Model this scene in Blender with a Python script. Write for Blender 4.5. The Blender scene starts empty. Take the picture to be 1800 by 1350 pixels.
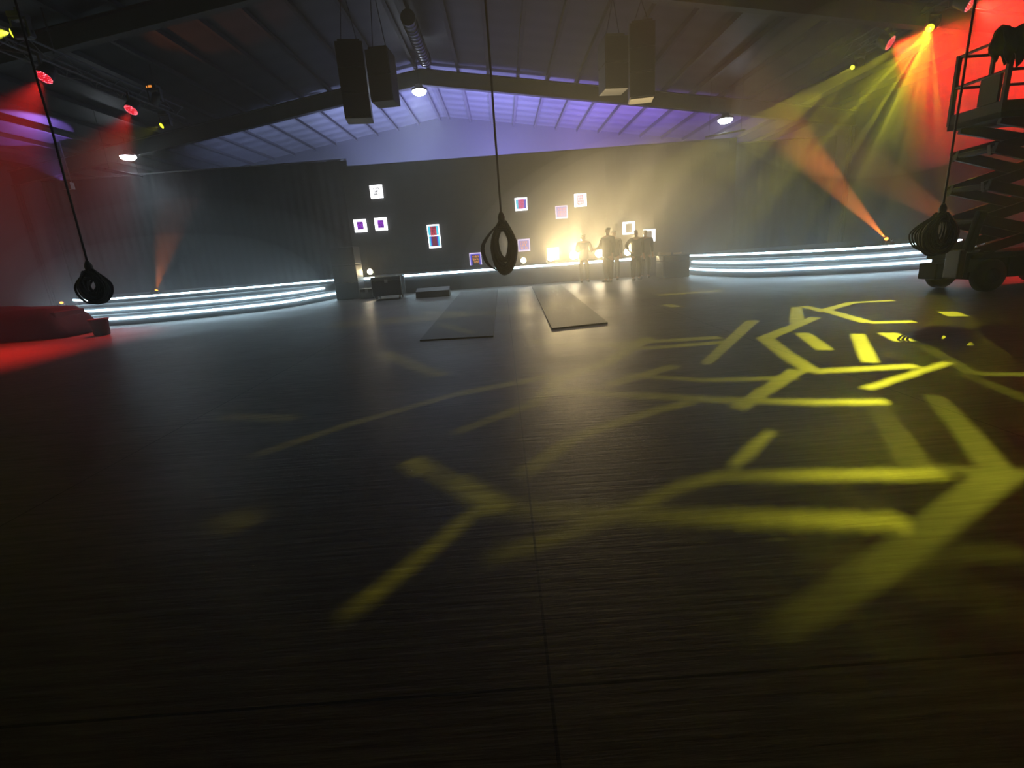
import bpy, bmesh, math, random
import numpy as np
from mathutils import Vector, Matrix

rnd = random.Random(7)
scene = bpy.context.scene
COL = scene.collection

# ------------------------------------------------------------------ camera
FPX, PITCH, ROLL, EYE = 858.0, math.radians(15.3), math.radians(4.2), 1.3
c_f = Vector((0, math.cos(PITCH), -math.sin(PITCH)))
u0 = Vector((0, math.sin(PITCH), math.cos(PITCH)))
r0 = Vector((1, 0, 0))
c_r = r0 * math.cos(ROLL) - u0 * math.sin(ROLL)
c_u = u0 * math.cos(ROLL) + r0 * math.sin(ROLL)
C0 = Vector((0, 0, EYE))
cam_d = bpy.data.cameras.new('camera')
cam_d.sensor_width = 36
cam_d.lens = FPX / 1800 * 36
cam_d.clip_end = 200
cam = bpy.data.objects.new('camera', cam_d)
m = Matrix((c_r, c_u, -c_f)).transposed().to_4x4()
m.translation = C0
cam.matrix_world = m
COL.objects.link(cam)
scene.camera = cam


def ray(u, v):
    return c_f * FPX + c_r * (u - 900) - c_u * (v - 675)


def at_y(u, v, y):
    d = ray(u, v)
    return C0 + d * (y / d.y)


def at_z(u, v, z):
    d = ray(u, v)
    return C0 + d * ((z - EYE) / d.z)


# ------------------------------------------------------------------ render look
scene.view_settings.view_transform = 'Standard'
scene.view_settings.look = 'None'
scene.view_settings.gamma = 1
scene.view_settings.use_curve_mapping = False
scene.view_settings.exposure = 0
scene.render.engine = 'CYCLES'
cy = scene.cycles
cy.use_denoising = True
try:
    cy.denoiser = 'OPENIMAGEDENOISE'
except Exception:
    pass
cy.max_bounces = 5
cy.diffuse_bounces = 2
cy.glossy_bounces = 2
cy.volume_bounces = 0
cy.sample_clamp_indirect = 3
cy.sample_clamp_direct = 0
cy.caustics_reflective = False
cy.caustics_refractive = False
cy.blur_glossy = 1.0


# ------------------------------------------------------------------ materials
def new_mat(name):
    mt = bpy.data.materials.new(name)
    mt.use_nodes = True
    return mt, mt.node_tree.nodes, mt.node_tree.links


def mat(name, col, rough=0.6, metal=0.0, noise=0.15, scale=6.0, spec=0.5):
    mt, n, l = new_mat(name)
    b = n['Principled BSDF']
    b.inputs['Roughness'].default_value = rough
    b.inputs['Metallic'].default_value = metal
    b.inputs['Specular IOR Level'].default_value = spec
    tc = n.new('ShaderNodeTexCoord')
    tx = n.new('ShaderNodeTexNoise')
    tx.inputs['Scale'].default_value = scale
    tx.inputs['Detail'].default_value = 4
    l.new(tc.outputs['Object'], tx.inputs['Vector'])
    mx = n.new('ShaderNodeMix')
    mx.data_type = 'RGBA'
    mx.inputs[6].default_value = (*[c * (1 - noise) for c in col], 1)
    mx.inputs[7].default_value = (*[min(1, c * (1 + noise)) for c in col], 1)
    l.new(tx.outputs['Fac'], mx.inputs[0])
    l.new(mx.outputs[2], b.inputs['Base Color'])
    return mt


def emis(name, col, strength, sample=True):
    mt, n, l = new_mat(name)
    b = n['Principled BSDF']
    b.inputs['Base Color'].default_value = (0.02, 0.02, 0.02, 1)
    b.inputs['Emission Color'].default_value = (*col, 1)
    b.inputs['Emission Strength'].default_value = strength
    b.inputs['Roughness'].default_value = 0.5
    if not sample:
        mt.cycles.emission_sampling = 'NONE'
    return mt


M = {}
M['black'] = mat('black_paint', (0.022, 0.022, 0.024), 0.5)
M['rubber'] = mat('black_rubber', (0.012, 0.012, 0.012), 0.75)
M['cable'] = mat('cable_sheath', (0.010, 0.009, 0.008), 0.6)
M['truss'] = mat('truss_black', (0.09, 0.09, 0.09), 0.45, 0.6)
M['steel'] = mat('beam_steel', (0.03, 0.029, 0.025), 0.6)
M['purlin'] = mat('purlin_steel', (0.012, 0.011, 0.011), 0.6)
M['deck'] = mat('stage_deck', (0.03, 0.032, 0.035), 0.55)
M['riser'] = mat('stage_riser', (0.16, 0.17, 0.18), 0.6)
M['grille'] = mat('speaker_grille', (0.02, 0.02, 0.02), 0.7, scale=60, noise=0.6)
M['cab'] = mat('speaker_cabinet', (0.018, 0.018, 0.018), 0.55)
M['cab_lit'] = mat('speaker_lit_underside', (0.30, 0.27, 0.2), 0.6)  # pale beige stands for light falling on the lowest cabinet
M['lift'] = mat('lift_paint', (0.016, 0.0145, 0.013), 0.8, scale=3, noise=0.35, spec=0.15)
M['liftarm'] = mat('lift_arm_paint', (0.016, 0.015, 0.014), 0.6, scale=4, noise=0.35)
M['rail'] = mat('lift_rail_paint', (0.03, 0.027, 0.024), 0.6, spec=0.3)
M['cloth'] = mat('dark_cloth', (0.012, 0.012, 0.013), 0.95, spec=0.1)
M['skin'] = mat('skin', (0.35, 0.2, 0.14), 0.55)
M['hair'] = mat('hair', (0.015, 0.01, 0.008), 0.6)
M['shirt'] = mat('black_shirt', (0.02, 0.02, 0.022), 0.85)
M['shirt_grey'] = mat('grey_shirt', (0.05, 0.05, 0.055), 0.85)
M['trousers'] = mat('dark_trousers', (0.018, 0.02, 0.028), 0.85)
M['shoes'] = mat('shoes', (0.012, 0.012, 0.012), 0.5)
M['board'] = mat('lit_pale_board', (0.62, 0.52, 0.36), 0.6)  # beige puts the light on a case top and strip end into colour
M['case'] = mat('road_case_black', (0.02, 0.019, 0.019), 0.8, spec=0.2)
M['alu'] = mat('case_edging', (0.25, 0.25, 0.25), 0.4, 0.8)
M['tarp'] = mat('dark_tarpaulin', (0.012, 0.011, 0.011), 0.95, scale=3, noise=0.3, spec=0.1)
M['bucket'] = mat('grey_bin_plastic', (0.05, 0.045, 0.055), 0.55)
M['duct'] = mat('duct_zinc', (0.12, 0.12, 0.12), 0.35, 0.9)
M['ledblack'] = mat('led_wall_face', (0.022, 0.022, 0.024), 0.55, scale=40, noise=0.3)
M['walldark'] = mat('dark_drape', (0.06, 0.055, 0.055), 0.85, scale=1.2, noise=0.2)
M['mattop'] = mat('floor_panel_steel', (0.045, 0.04, 0.033), 0.6, scale=3, noise=0.3)

STRIP = emis('led_strip_light', (0.60, 0.85, 1.0), 16)
WARM = emis('blinder_lamp', (1.0, 0.80, 0.48), 120, False)
WHITE = emis('high_bay_lens', (0.82, 0.90, 1.0), 45)
YEL = emis('yellow_lens', (0.85, 0.9, 0.02), 4, False)
ORG = emis('orange_lens', (1.0, 0.26, 0.03), 5, False)


def led_face():
    """red par front: grid of small diodes glowing brighter than the red lens"""
    mt, n, l = new_mat('par_lens_red')
    b = n['Principled BSDF']
    b.inputs['Base Color'].default_value = (0.02, 0.005, 0.005, 1)
    tc = n.new('ShaderNodeTexCoord')
    vo = n.new('ShaderNodeTexVoronoi')
    vo.inputs['Scale'].default_value = 26
    vo.inputs['Randomness'].default_value = 0.25
    l.new(tc.outputs['Object'], vo.inputs['Vector'])
    rp = n.new('ShaderNodeValToRGB')
    rp.color_ramp.elements[0].position = 0.18
    rp.color_ramp.elements[0].color = (2.6, 1.0, 1.3, 1)
    rp.color_ramp.elements[1].position = 0.32
    rp.color_ramp.elements[1].color = (0.85, 0.004, 0.02, 1)
    l.new(vo.outputs['Distance'], rp.inputs['Fac'])
    l.new(rp.outputs['Color'], b.inputs['Emission Color'])
    b.inputs['Emission Strength'].default_value = 1.0
    mt.cycles.emission_sampling = 'NONE'
    return mt


M['parlens'] = led_face()


def floor_mat():
    mt, n, l = new_mat('dark_floor_sheets')
    b = n['Principled BSDF']
    tc = n.new('ShaderNodeTexCoord')
    mp = n.new('ShaderNodeMapping')
    mp.inputs['Scale'].default_value = (0.9, 14, 1)
    l.new(tc.outputs['Object'], mp.inputs['Vector'])
    tx = n.new('ShaderNodeTexNoise')
    tx.inputs['Scale'].default_value = 2.2
    tx.inputs['Detail'].default_value = 8
    tx.inputs['Roughness'].default_value = 0.65
    l.new(mp.outputs['Vector'], tx.inputs['Vector'])
    big = n.new('ShaderNodeTexNoise')
    big.inputs['Scale'].default_value = 0.5
    big.inputs['Detail'].default_value = 3
    l.new(tc.outputs['Object'], big.inputs['Vector'])
    rp = n.new('ShaderNodeValToRGB')
    rp.color_ramp.elements[0].position = 0.3
    rp.color_ramp.elements[0].color = (0.055, 0.046, 0.039, 1)
    rp.color_ramp.elements[1].position = 0.75
    rp.color_ramp.elements[1].color = (0.185, 0.165, 0.147, 1)
    l.new(tx.outputs['Fac'], rp.inputs['Fac'])
    # sheet joints: 2.5 m x 3.7 m sheets
    br = n.new('ShaderNodeTexBrick')
    br.offset = 0
    br.inputs['Scale'].default_value = 1
    br.inputs['Brick Width'].default_value = 3.0
    br.inputs['Row Height'].default_value = 3.0
    br.inputs['Mortar Size'].default_value = 0.006
    br.inputs['Mortar Smooth'].default_value = 0.2
    br.inputs['Color1'].default_value = (1, 1, 1, 1)
    br.inputs['Color2'].default_value = (0.92, 0.92, 0.92, 1)
    br.inputs['Mortar'].default_value = (0.12, 0.12, 0.12, 1)
    m2 = n.new('ShaderNodeMapping')
    m2.inputs['Location'].default_value = (-0.05, -1.2, 0)
    l.new(tc.outputs['Object'], m2.inputs['Vector'])
    l.new(m2.outputs['Vector'], br.inputs['Vector'])
    mu = n.new('ShaderNodeMix')
    mu.data_type = 'RGBA'
    mu.blend_type = 'MULTIPLY'
    mu.inputs[0].default_value = 1
    l.new(rp.outputs['Color'], mu.inputs[6])
    l.new(br.outputs['Color'], mu.inputs[7])
    l.new(mu.outputs[2], b.inputs['Base Color'])
    rr = n.new('ShaderNodeMapRange')
    rr.inputs['To Min'].default_value = 0.34
    rr.inputs['To Max'].default_value = 0.6
    l.new(big.outputs['Fac'], rr.inputs['Value'])
    l.new(rr.outputs['Result'], b.inputs['Roughness'])
    b.inputs['Specular IOR Level'].default_value = 0.25
    bu = n.new('ShaderNodeBump')
    bu.inputs['Strength'].default_value = 0.15
    bu.inputs['Distance'].default_value = 0.02
    l.new(tx.outputs['Fac'], bu.inputs['Height'])
    l.new(bu.outputs['Normal'], b.inputs['Normal'])
    return mt


def roof_mat():
    mt, n, l = new_mat('roof_sheeting')
    b = n['Principled BSDF']
    tc = n.new('ShaderNodeTexCoord')
    wv = n.new('ShaderNodeTexWave')
    wv.bands_direction = 'Y'
    wv.inputs['Scale'].default_value = 0.32
    wv.inputs['Distortion'].default_value = 0.6
    wv.inputs['Detail'].default_value = 2
    l.new(tc.outputs['Object'], wv.inputs['Vector'])
    rp = n.new('ShaderNodeValToRGB')
    rp.color_ramp.elements[0].color = (0.019, 0.019, 0.0195, 1)
    rp.color_ramp.elements[1].color = (0.030, 0.030, 0.031, 1)
    l.new(wv.outputs['Fac'], rp.inputs['Fac'])
    l.new(rp.outputs['Color'], b.inputs['Base Color'])
    b.inputs['Roughness'].default_value = 0.55
    return mt


M['floor'] = floor_mat()
M['roof'] = roof_mat()
M['gable'] = mat('gable_sheeting', (0.013, 0.013, 0.014), 0.6, scale=1.5, noise=0.08)


# ------------------------------------------------------------------ mesh helpers
class MB:
    def __init__(self):
        self.v, self.f, self.mi = [], [], []

    def quad(self, pts, mi=0):
        i = len(self.v)
        self.v += [tuple(p) for p in pts]
        self.f.append(tuple(range(i, i + len(pts))))
        self.mi.append(mi)
        return self

    def box(self, c, s, rot=None, mi=0, taper=1.0):
        c = Vector(c)
        hx, hy, hz = s[0] / 2, s[1] / 2, s[2] / 2
        pts = []
        for z in (-1, 1):
            k = taper if z > 0 else 1
            for x, y in ((-1, -1), (1, -1), (1, 1), (-1, 1)):
                p = Vector((x * hx * k, y * hy * k, z * hz))
                if rot is not None:
                    p = rot @ p
                pts.append(p + c)
        i = len(self.v)
        self.v += [tuple(p) for p in pts]
        for q in ((3, 2, 1, 0), (4, 5, 6, 7), (0, 1, 5, 4), (1, 2, 6, 5), (2, 3, 7, 6), (3, 0, 4, 7)):
            self.f.append(tuple(i + k for k in q))
            self.mi.append(mi)
        return self

    def tube(self, pts, r, n=8, closed=False, mi=0, caps=True):
        pts = [Vector(p) for p in pts]
        N = len(pts)
        rs = r if isinstance(r, (list, tuple)) else [r] * N
        base = len(self.v)
        prev = None
        for k, p in enumerate(pts):
            if closed:
                t = pts[(k + 1) % N] - pts[k - 1]
            else:
                t = pts[min(k + 1, N - 1)] - pts[max(k - 1, 0)]
            t = t.normalized() if t.length > 1e-9 else Vector((0, 0, 1))
            if prev is None:
                a = Vector((0, 0, 1)) if abs(t.z) < 0.9 else Vector((1, 0, 0))
                nx = t.cross(a).normalized()
            else:
                nx = (prev - t * prev.dot(t))
                nx = nx.normalized() if nx.length > 1e-6 else t.orthogonal().normalized()
            prev = nx
            ny = t.cross(nx)
            for j in range(n):
                a = 2 * math.pi * j / n
                self.v.append(tuple(p + (nx * math.cos(a) + ny * math.sin(a)) * rs[k]))
        segs = N if closed else N - 1
        for k in range(segs):
            a, b = base + k * n, base + ((k + 1) % N) * n
            for j in range(n):
                self.f.append((a + j, a + (j + 1) % n, b + (j + 1) % n, b + j))
                self.mi.append(mi)
        if not closed and caps:
            self.f.append(tuple(base + j for j in range(n))[::-1])
            self.f.append(tuple(base + (N - 1) * n + j for j in range(n)))
            self.mi += [mi, mi]
        return self

    def cyl(self, a, b, r, n=16, mi=0, r2=None):
        return self.tube([a, b], [r, r if r2 is None else r2], n, mi=mi)

    def lathe(self, prof, n=20, o=(0, 0, 0), rot=None, mi=0):
        """prof: list of (radius, z)"""
        o = Vector(o)
        base = len(self.v)
        for r, z in prof:
            for j in range(n):
                a = 2 * math.pi * j / n
                p = Vector((r * math.cos(a), r * math.sin(a), z))
                if rot is not None:
                    p = rot @ p
                self.v.append(tuple(p + o))
        for k in range(len(prof) - 1):
            for j in range(n):
                a, b = base + k * n, base + (k + 1) * n
                self.f.append((a + j, a + (j + 1) % n, b + (j + 1) % n, b + j))
                self.mi.append(mi)
        self.f.append(tuple(base + j for j in range(n))[::-1])
        e = base + (len(prof) - 1) * n
        self.f.append(tuple(e + j for j in range(n)))
        self.mi += [mi, mi]
        return self

    def prism(self, poly, z0, z1, mi=0):
        n = len(poly)
        i = len(self.v)
        self.v += [(x, y, z0) for x, y in poly] + [(x, y, z1) for x, y in poly]
        self.f.append(tuple(range(i, i + n))[::-1])
        self.f.append(tuple(range(i + n, i + 2 * n)))
        self.mi += [mi, mi]
        for k in range(n):
            self.f.append((i + k, i + (k + 1) % n, i + n + (k + 1) % n, i + n + k))
            self.mi.append(mi)
        return self

    def build(self, name, mats, parent=None, smooth=False, bevel=0):
        me = bpy.data.meshes.new(name)
        me.from_pydata(self.v, [], self.f)
        if not isinstance(mats, (list, tuple)):
            mats = [mats]
        for mm in mats:
            me.materials.append(mm)
        me.polygons.foreach_set('material_index', self.mi)
        me.update()
        bm = bmesh.new()
        bm.from_mesh(me)
        bmesh.ops.recalc_face_normals(bm, faces=bm.faces)
        bm.to_mesh(me)
        bm.free()
        if smooth:
            for p in me.polygons:
                p.use_smooth = len(p.vertices) == 4
        o = bpy.data.objects.new(name, me)
        COL.objects.link(o)
        if parent is not None:
            o.parent = parent
        if bevel:
            md = o.modifiers.new('bevel', 'BEVEL')
            md.width = bevel
            md.segments = 2
            md.limit_method = 'ANGLE'
        return o


def tag(o, label=None, cat=None, group=None, kind=None):
    if label:
        o['label'] = label
    if cat:
        o['category'] = cat
    if group:
        o['group'] = group
    if kind:
        o['kind'] = kind
    return o


def thing(name, label, cat, loc=(0, 0, 0), rz=0, group=None):
    o = bpy.data.objects.new(name, None)
    o.empty_display_size = 0.1
    o.location = loc
    o.rotation_euler = (0, 0, rz)
    COL.objects.link(o)
    return tag(o, label, cat, group)


def copy_tree(o, parent=None):
    c = o.copy()
    COL.objects.link(c)
    if parent is not None:
        c.parent = parent
    for ch in list(o.children):
        copy_tree(ch, c)
    return c


def struct(name, mb, mats, label, parent=None, smooth=False):
    o = mb.build(name, mats, parent, smooth)
    return tag(o, label, name.split('_')[0], None, 'structure')


def spot(name, loc, target, power, col, angle, blend=0.3, radius=0.05, parent=None):
    ld = bpy.data.lights.new(name, 'SPOT')
    ld.energy = power
    ld.color = col
    ld.spot_size = math.radians(angle)
    ld.spot_blend = blend
    ld.shadow_soft_size = radius
    o = bpy.data.objects.new(name, ld)
    d = Vector(target) - Vector(loc)
    o.rotation_mode = 'QUATERNION'
    o.rotation_quaternion = d.to_track_quat('-Z', 'Y')
    o.location = loc
    COL.objects.link(o)
    if parent is not None:
        bpy.context.view_layer.update()
        o.parent = parent
        o.matrix_parent_inverse = parent.matrix_world.inverted()
    return o


def aim_rot(d):
    """rotation whose local -Y axis looks along d, Z stays up"""
    d = Vector(d).normalized()
    y = -d
    up = Vector((0, 0, 1)) if abs(d.z) < 0.97 else Vector((0, 1, 0))
    x = y.cross(up).normalized()
    z = x.cross(y)
    return Matrix((x, y, z)).transposed()


# ------------------------------------------------------------------ hall shell
XL, XR, YF, YB = -20.0, 15.0, -3.0, 30.0
RX, RZ, SL = -2.68, 8.67, 0.15


def roof_z(x):
    return RZ - SL * abs(x - RX)


struct('floor', MB().box(((XL + XR) / 2, (YF + YB) / 2, -0.05), (XR - XL + 0.4, YB - YF + 0.4, 0.1)), M['floor'],
       'dark sheeted hall floor with faint streaks and joints')
mb = MB()
for xa, xb in ((XL - 0.2, RX), (RX, XR + 0.2)):
    za, zb = roof_z(xa), roof_z(xb)
    t = 0.08
    i = len(mb.v)
    for y in (YF - 0.2, YB + 0.2):
        mb.v += [(xa, y, za), (xb, y, zb), (xb, y, zb + t), (xa, y, za + t)]
    for q in ((0, 1, 2, 3), (7, 6, 5, 4), (0, 4, 5, 1), (1, 5, 6, 2), (2, 6, 7, 3), (3, 7, 4, 0)):
        mb.f.append(tuple(i + k for k in q))
        mb.mi.append(0)
ceiling = struct('ceiling', mb, M['roof'], 'low pitched sheet metal roof seen from inside')
# purlins along the hall
for side in (-1, 1):
    k = 0
    while True:
        x = RX + side * (0.25 + 1.18 * k)
        k += 1
        if x < XL + 0.3 or x > XR - 0.3:
            break
        z = roof_z(x)
        p = MB().box((x, (YF + YB) / 2, z - 0.09), (0.06, YB - YF - 0.1, 0.17))
        p.box((x + 0.04, (YF + YB) / 2, z - 0.17), (0.09, YB - YF - 0.1, 0.012))
        p.build('purlin', M['purlin'], ceiling)


def gable(y0, y1):
    g = MB()
    poly = [(XL, 0), (XR, 0), (XR, roof_z(XR)), (RX, RZ), (XL, roof_z(XL))]
    n = len(poly)
    g.v += [(x, y0, z) for x, z in poly] + [(x, y1, z) for x, z in poly]
    g.f += [tuple(range(n))[::-1], tuple(range(n, 2 * n))]
    g.f += [(k, (k + 1) % n, n + (k + 1) % n, n + k) for k in range(n)]
    g.mi += [0] * len(g.f)
    return g


struct('wall_back', gable(YB, YB + 0.15), M['gable'], 'gable end wall behind the stage')
struct('wall_front', gable(YF - 0.15, YF), M['walldark'], 'gable end wall at the entrance side')
struct('wall_left', MB().box((XL - 0.08, (YF + YB) / 2, roof_z(XL) / 2), (0.16, YB - YF, roof_z(XL))), M['walldark'],
       'dark side wall of the hall, left')
struct('wall_right', MB().box((XR + 0.08, (YF + YB) / 2, roof_z(XR) / 2), (0.16, YB - YF, roof_z(XR))), M['walldark'],
       'dark side wall of the hall, right')

# steel portal rafters
for y, dep in ((22.1, 0.58), (14.0, 0.5), (5.9, 0.5)):
    b = MB()
    top_off = 0.19
    for xa, xb in ((XL, RX), (RX, XR)):
        za, zb = roof_z(xa) - top_off, roof_z(xb) - top_off
        for (w, ta, tb) in ((0.02, 0.0, dep), (0.24, 0.0, 0.025), (0.24, dep - 0.025, dep)):
            i = len(b.v)
            for yy in (y - w / 2, y + w / 2):
                b.v += [(xa, yy, za - tb), (xb, yy, zb - tb), (xb, yy, zb - ta), (xa, yy, za - ta)]
            for q in ((0, 1, 2, 3), (7, 6, 5, 4), (0, 4, 5, 1), (1, 5, 6, 2), (2, 6, 7, 3), (3, 7, 4, 0)):
                b.f.append(tuple(i + k for k in q))
                b.mi.append(0)
    o = b.build('roof_beam', M['steel'])
    tag(o, {22.1: 'deep steel rafter crossing in front of the lit back bay', 14.0: 'dark steel rafter carrying the hung speakers',
            5.9: 'dark steel rafter nearest overhead'}[y], 'beam', 'steel roof rafters', 'structure')
    for x in (XL + 0.2, XR - 0.2):
        cb = MB()
        h = roof_z(x) - top_off - dep
        cb.box((x, y, h / 2), (0.02, 0.22, h)).box((x - 0.12, y, h / 2), (0.02, 0.22, h)).box((x + 0.12, y, h / 2), (0.02, 0.22, h))
        cb.build('column', M['steel'], o)

# spiral duct near the ridge
dc = thing('air_duct', 'round zinc spiral duct hung under the roof ridge', 'duct', (-2.25, 18.3, 8.05))
d = MB()
prof = [(-1.7 + 0.02 * k) for k in range(171)]
d.tube([(0, y, 0) for y in prof], [0.20 + (0.02 if (k % 12) < 3 else 0) for k in range(171)], 20)
d.build('duct_tube', M['duct'], dc, smooth=True)
for y in (-1.2, 1.2):
    d = MB().tube([(0.22 * math.cos(a), y, 0.22 * math.sin(a)) for a in [i * math.pi / 8 for i in range(16)]], 0.012, 6, closed=True)
    d.cyl((0, y, 0.22), (0, y, 0.5), 0.008, 6)
    d.build('hanger', M['steel'], dc)

# rails below the outer high bays
for nm, pa, pb, lab in (('left', at_z(185, 297, 5.0), at_z(250, 310, 5.0), 'thin steel crane rail below the left high bay lamp'),
                        ('right', at_z(1240, 241, 5.0), at_z(1310, 228, 5.0), 'thin steel pipe below the right high bay lamp')):
    t = thing('ceiling_rail', lab, 'rail', tuple(pa))
    dv = pb - pa
    MB().tube([(0, 0, 0), tuple(dv)], 0.035, 8).build('rail_bar', M['truss'], t)
    for k in (0.1, 0.9):
        q = dv * k
        MB().cyl(tuple(q), (q.x, q.y, roof_z(pa.x + q.x) - pa.z - 0.01), 0.008, 6).build('hanger_rod', M['steel'], t)

# ------------------------------------------------------------------ haze in the air
w = bpy.data.worlds.new('hall_air')
scene.world = w
w.use_nodes = True
nt = w.node_tree
nt.nodes['Background'].inputs['Color'].default_value = (0, 0, 0, 1)
nt.nodes['Background'].inputs['Strength'].default_value = 0
vs = nt.nodes.new('ShaderNodeVolumeScatter')
vs.inputs['Color'].default_value = (1, 1, 1, 1)
vs.inputs['Density'].default_value = 0.0085
vs.inputs['Anisotropy'].default_value = 0.65
nt.links.new(vs.outputs['Volume'], nt.nodes['World Output'].inputs['Volume'])



def haze_bank(c, rad, dens, label, seed):
    mt = bpy.data.materials.new('haze')
    mt.use_nodes = True
    nn, ll = mt.node_tree.nodes, mt.node_tree.links
    nn.remove(nn['Principled BSDF'])
    v = nn.new('ShaderNodeVolumeScatter')
    v.inputs['Color'].default_value = (1, 1, 1, 1)
    v.inputs['Density'].default_value = dens
    v.inputs['Anisotropy'].default_value = 0.25
    ll.new(v.outputs['Volume'], nn['Material Output'].inputs['Volume'])
    mt.cycles.homogeneous_volume = True
    bm = bmesh.new()
    bmesh.ops.create_icosphere(bm, subdivisions=4, radius=1)
    rr = random.Random(seed)
    ks = [(Vector((rr.uniform(-2, 2), rr.uniform(-2, 2), rr.uniform(-2, 2))), rr.uniform(0, 6)) for _ in range(6)]
    for q in bm.verts:
        d = 1 + sum(0.012 * math.sin(k.dot(q.co) * 1.6 + p) for k, p in ks)
        q.co = Vector((q.co.x * rad[0], q.co.y * rad[1], q.co.z * rad[2])) * d
    me = bpy.data.meshes.new('haze_bank')
    bm.to_mesh(me)
    bm.free()
    me.materials.append(mt)
    o = bpy.data.objects.new('haze_bank', me)
    o.location = c
    COL.objects.link(o)
    return tag(o, label, 'haze', 'banks of stage haze', 'stuff')


haze_bank((5.4, 15.2, 0.3), (6.9, 4.7, 4.15), 0.018, 'widest thin veil of warm lit stage haze before the right half of the stage', 1)
haze_bank((5.0, 15.6, 0.4), (5.3, 3.6, 3.6), 0.024, 'thicker middle of the warm haze between stage and floor tracks', 4)
haze_bank((4.3, 16.2, 0.4), (3.7, 2.75, 3.0), 0.014, 'densest warm core of the haze around the standing people', 2)

haze_bank((-11.0, 17.2, 0.5), (6.4, 2.9, 3.3), 0.014, 'wide thin veil of bluish haze over the left stage', 6)
haze_bank((-11.2, 17.2, 0.5), (5.0, 2.3, 2.2), 0.036, 'low bluish haze lying on the left stage', 8)

haze_bank((9.3, 12.6, 4.3), (3.6, 2.9, 2.0), 0.035, 'smoky veil added under the right truss to brighten the yellow and red beams', 9)  # extra haze put in so the beams show more strongly

# ------------------------------------------------------------------ stage
main = thing('main_stage', 'straight black centre stage with one white light strip along its front edge', 'stage', (0.4, 20.0, 0))
MB().box((-0.1, 0.03, 0.35), (11.2, 2.26, 0.70)).build('deck_block', M['deck'], main)
MB().box((0.225, -1.13, 0.655), (8.85, 0.04, 0.07)).build('led_strip', STRIP, main)
xs = at_y(648, 482, 18.87).x - 0.4
MB().box((xs, -1.13, 0.655), (0.38, 0.04, 0.07)).build('led_strip', STRIP, main)


def curve_stage(name, label, tiers, back, rails):
    t = thing(name, label, 'stage', (0, 0, 0))
    z0 = 0.0
    for k, (pts, ztop, zs) in enumerate(tiers):
        poly = [(x, y) for x, y in pts]
        poly = poly + [(pts[-1][0], back), (pts[0][0], back)]
        if t is not None:
            MB().prism(poly, z0, ztop).build('tier', M['riser'] if k < 2 else M['deck'], t)
        sp = MB()
        off = [(x, y) for x, y in pts]
        n = len(off)
        for a in range(n - 1):
            p, q = Vector((*off[a], 0)), Vector((*off[a + 1], 0))
        # ribbon with depth following the front edge
        h = 0.026
        inn, out = [], []
        for a in range(n):
            p = Vector(off[max(a - 1, 0)])
            q = Vector(off[min(a + 1, n - 1)])
            tg = (q - p).normalized()
            nr = Vector((tg.y, -tg.x))
            if nr.y > 0:
                nr = -nr
            P = Vector(off[a])
            inn.append(P + nr * 0.004)
            out.append(P + nr * 0.03)
        i = len(sp.v)
        for a in range(n):
            sp.v += [(inn[a].x, inn[a].y, zs - h), (out[a].x, out[a].y, zs - h), (out[a].x, out[a].y, zs + h), (inn[a].x, inn[a].y, zs + h)]
        for a in range(n - 1):
            for j in range(4):
                sp.f.append((i + a * 4 + j, i + a * 4 + (j + 1) % 4, i + (a + 1) * 4 + (j + 1) % 4, i + (a + 1) * 4 + j))
                sp.mi.append(0)
        sp.f += [(i, i + 1, i + 2, i + 3), tuple(i + (n - 1) * 4 + j for j in range(4))]
        sp.mi += [0, 0]
        sp.build('led_strip', STRIP, t)
        z0 = ztop
    return t


def smooth_curve(pts, n):
    """Catmull-Rom through the points"""
    out = []
    P = [Vector(p) for p in pts]
    P = [P[0] * 2 - P[1]] + P + [P[-1] * 2 - P[-2]]
    for i in range(1, len(P) - 2):
        for k in range(n):
            t = k / n
            a, b, c, d = P[i - 1], P[i], P[i + 1], P[i + 2]
            v = 0.5 * ((2 * b) + (-a + c) * t + (2 * a - 5 * b + 4 * c - d) * t * t + (-a + 3 * b - 3 * c + d) * t ** 3)
            out.append((v.x, v.y))
    out.append(tuple(P[-2]))
    return out


Lb = smooth_curve([(-15.3, 17.2), (-14.3, 15.8), (-12.9, 14.8), (-11.3, 14.35), (-9.9, 14.55), (-8.5, 15.2), (-7.2, 16.2), (-6.4, 18.9)], 5)
Lm = smooth_curve([(-14.75, 17.1), (-14.2, 16.1), (-12.9, 15.2), (-11.0, 14.95), (-9.4, 15.2), (-8.0, 16.05), (-7.2, 17.2), (-6.75, 18.7)], 5)
Lt = smooth_curve([(-15.9, 18.5), (-14.3, 17.2), (-12.4, 17.05), (-10.7, 17.5), (-9.1, 18.3), (-7.8, 18.9), (-6.5, 19.4)], 5)
curve_stage('curved_stage', 'curved three tier stage with white light strips beside the red left corner',
            [(Lb, 0.30, 0.20), (Lm, 0.53, 0.43), (Lt, 0.72, 0.67)], 20.2, None)
Rb = smooth_curve([(6.68, 18.6), (6.78, 16.9), (7.2, 15.3), (7.8, 14.6), (9.1, 14.02), (10.4, 13.65), (12.1, 13.6), (13.2, 13.7)], 5)
Rm = smooth_curve([(6.88, 18.2), (6.98, 17.0), (7.4, 15.6), (7.95, 14.9), (9.16, 14.22), (10.53, 13.86), (11.9, 14.0), (13.2, 14.2)], 5)
Rt = smooth_curve([(6.4, 18.2), (6.95, 17.4), (7.6, 16.2), (8.15, 15.45), (9.1, 14.5), (10.2, 13.95), (11.6, 14.1), (13.2, 14.4)], 5)
curve_stage('curved_stage', 'curved three tier stage with white light strips behind the scissor lift',
            [(Rb, 0.30, 0.20), (Rm, 0.53, 0.43), (Rt, 0.70, 0.66)], 19.6, None)

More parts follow.
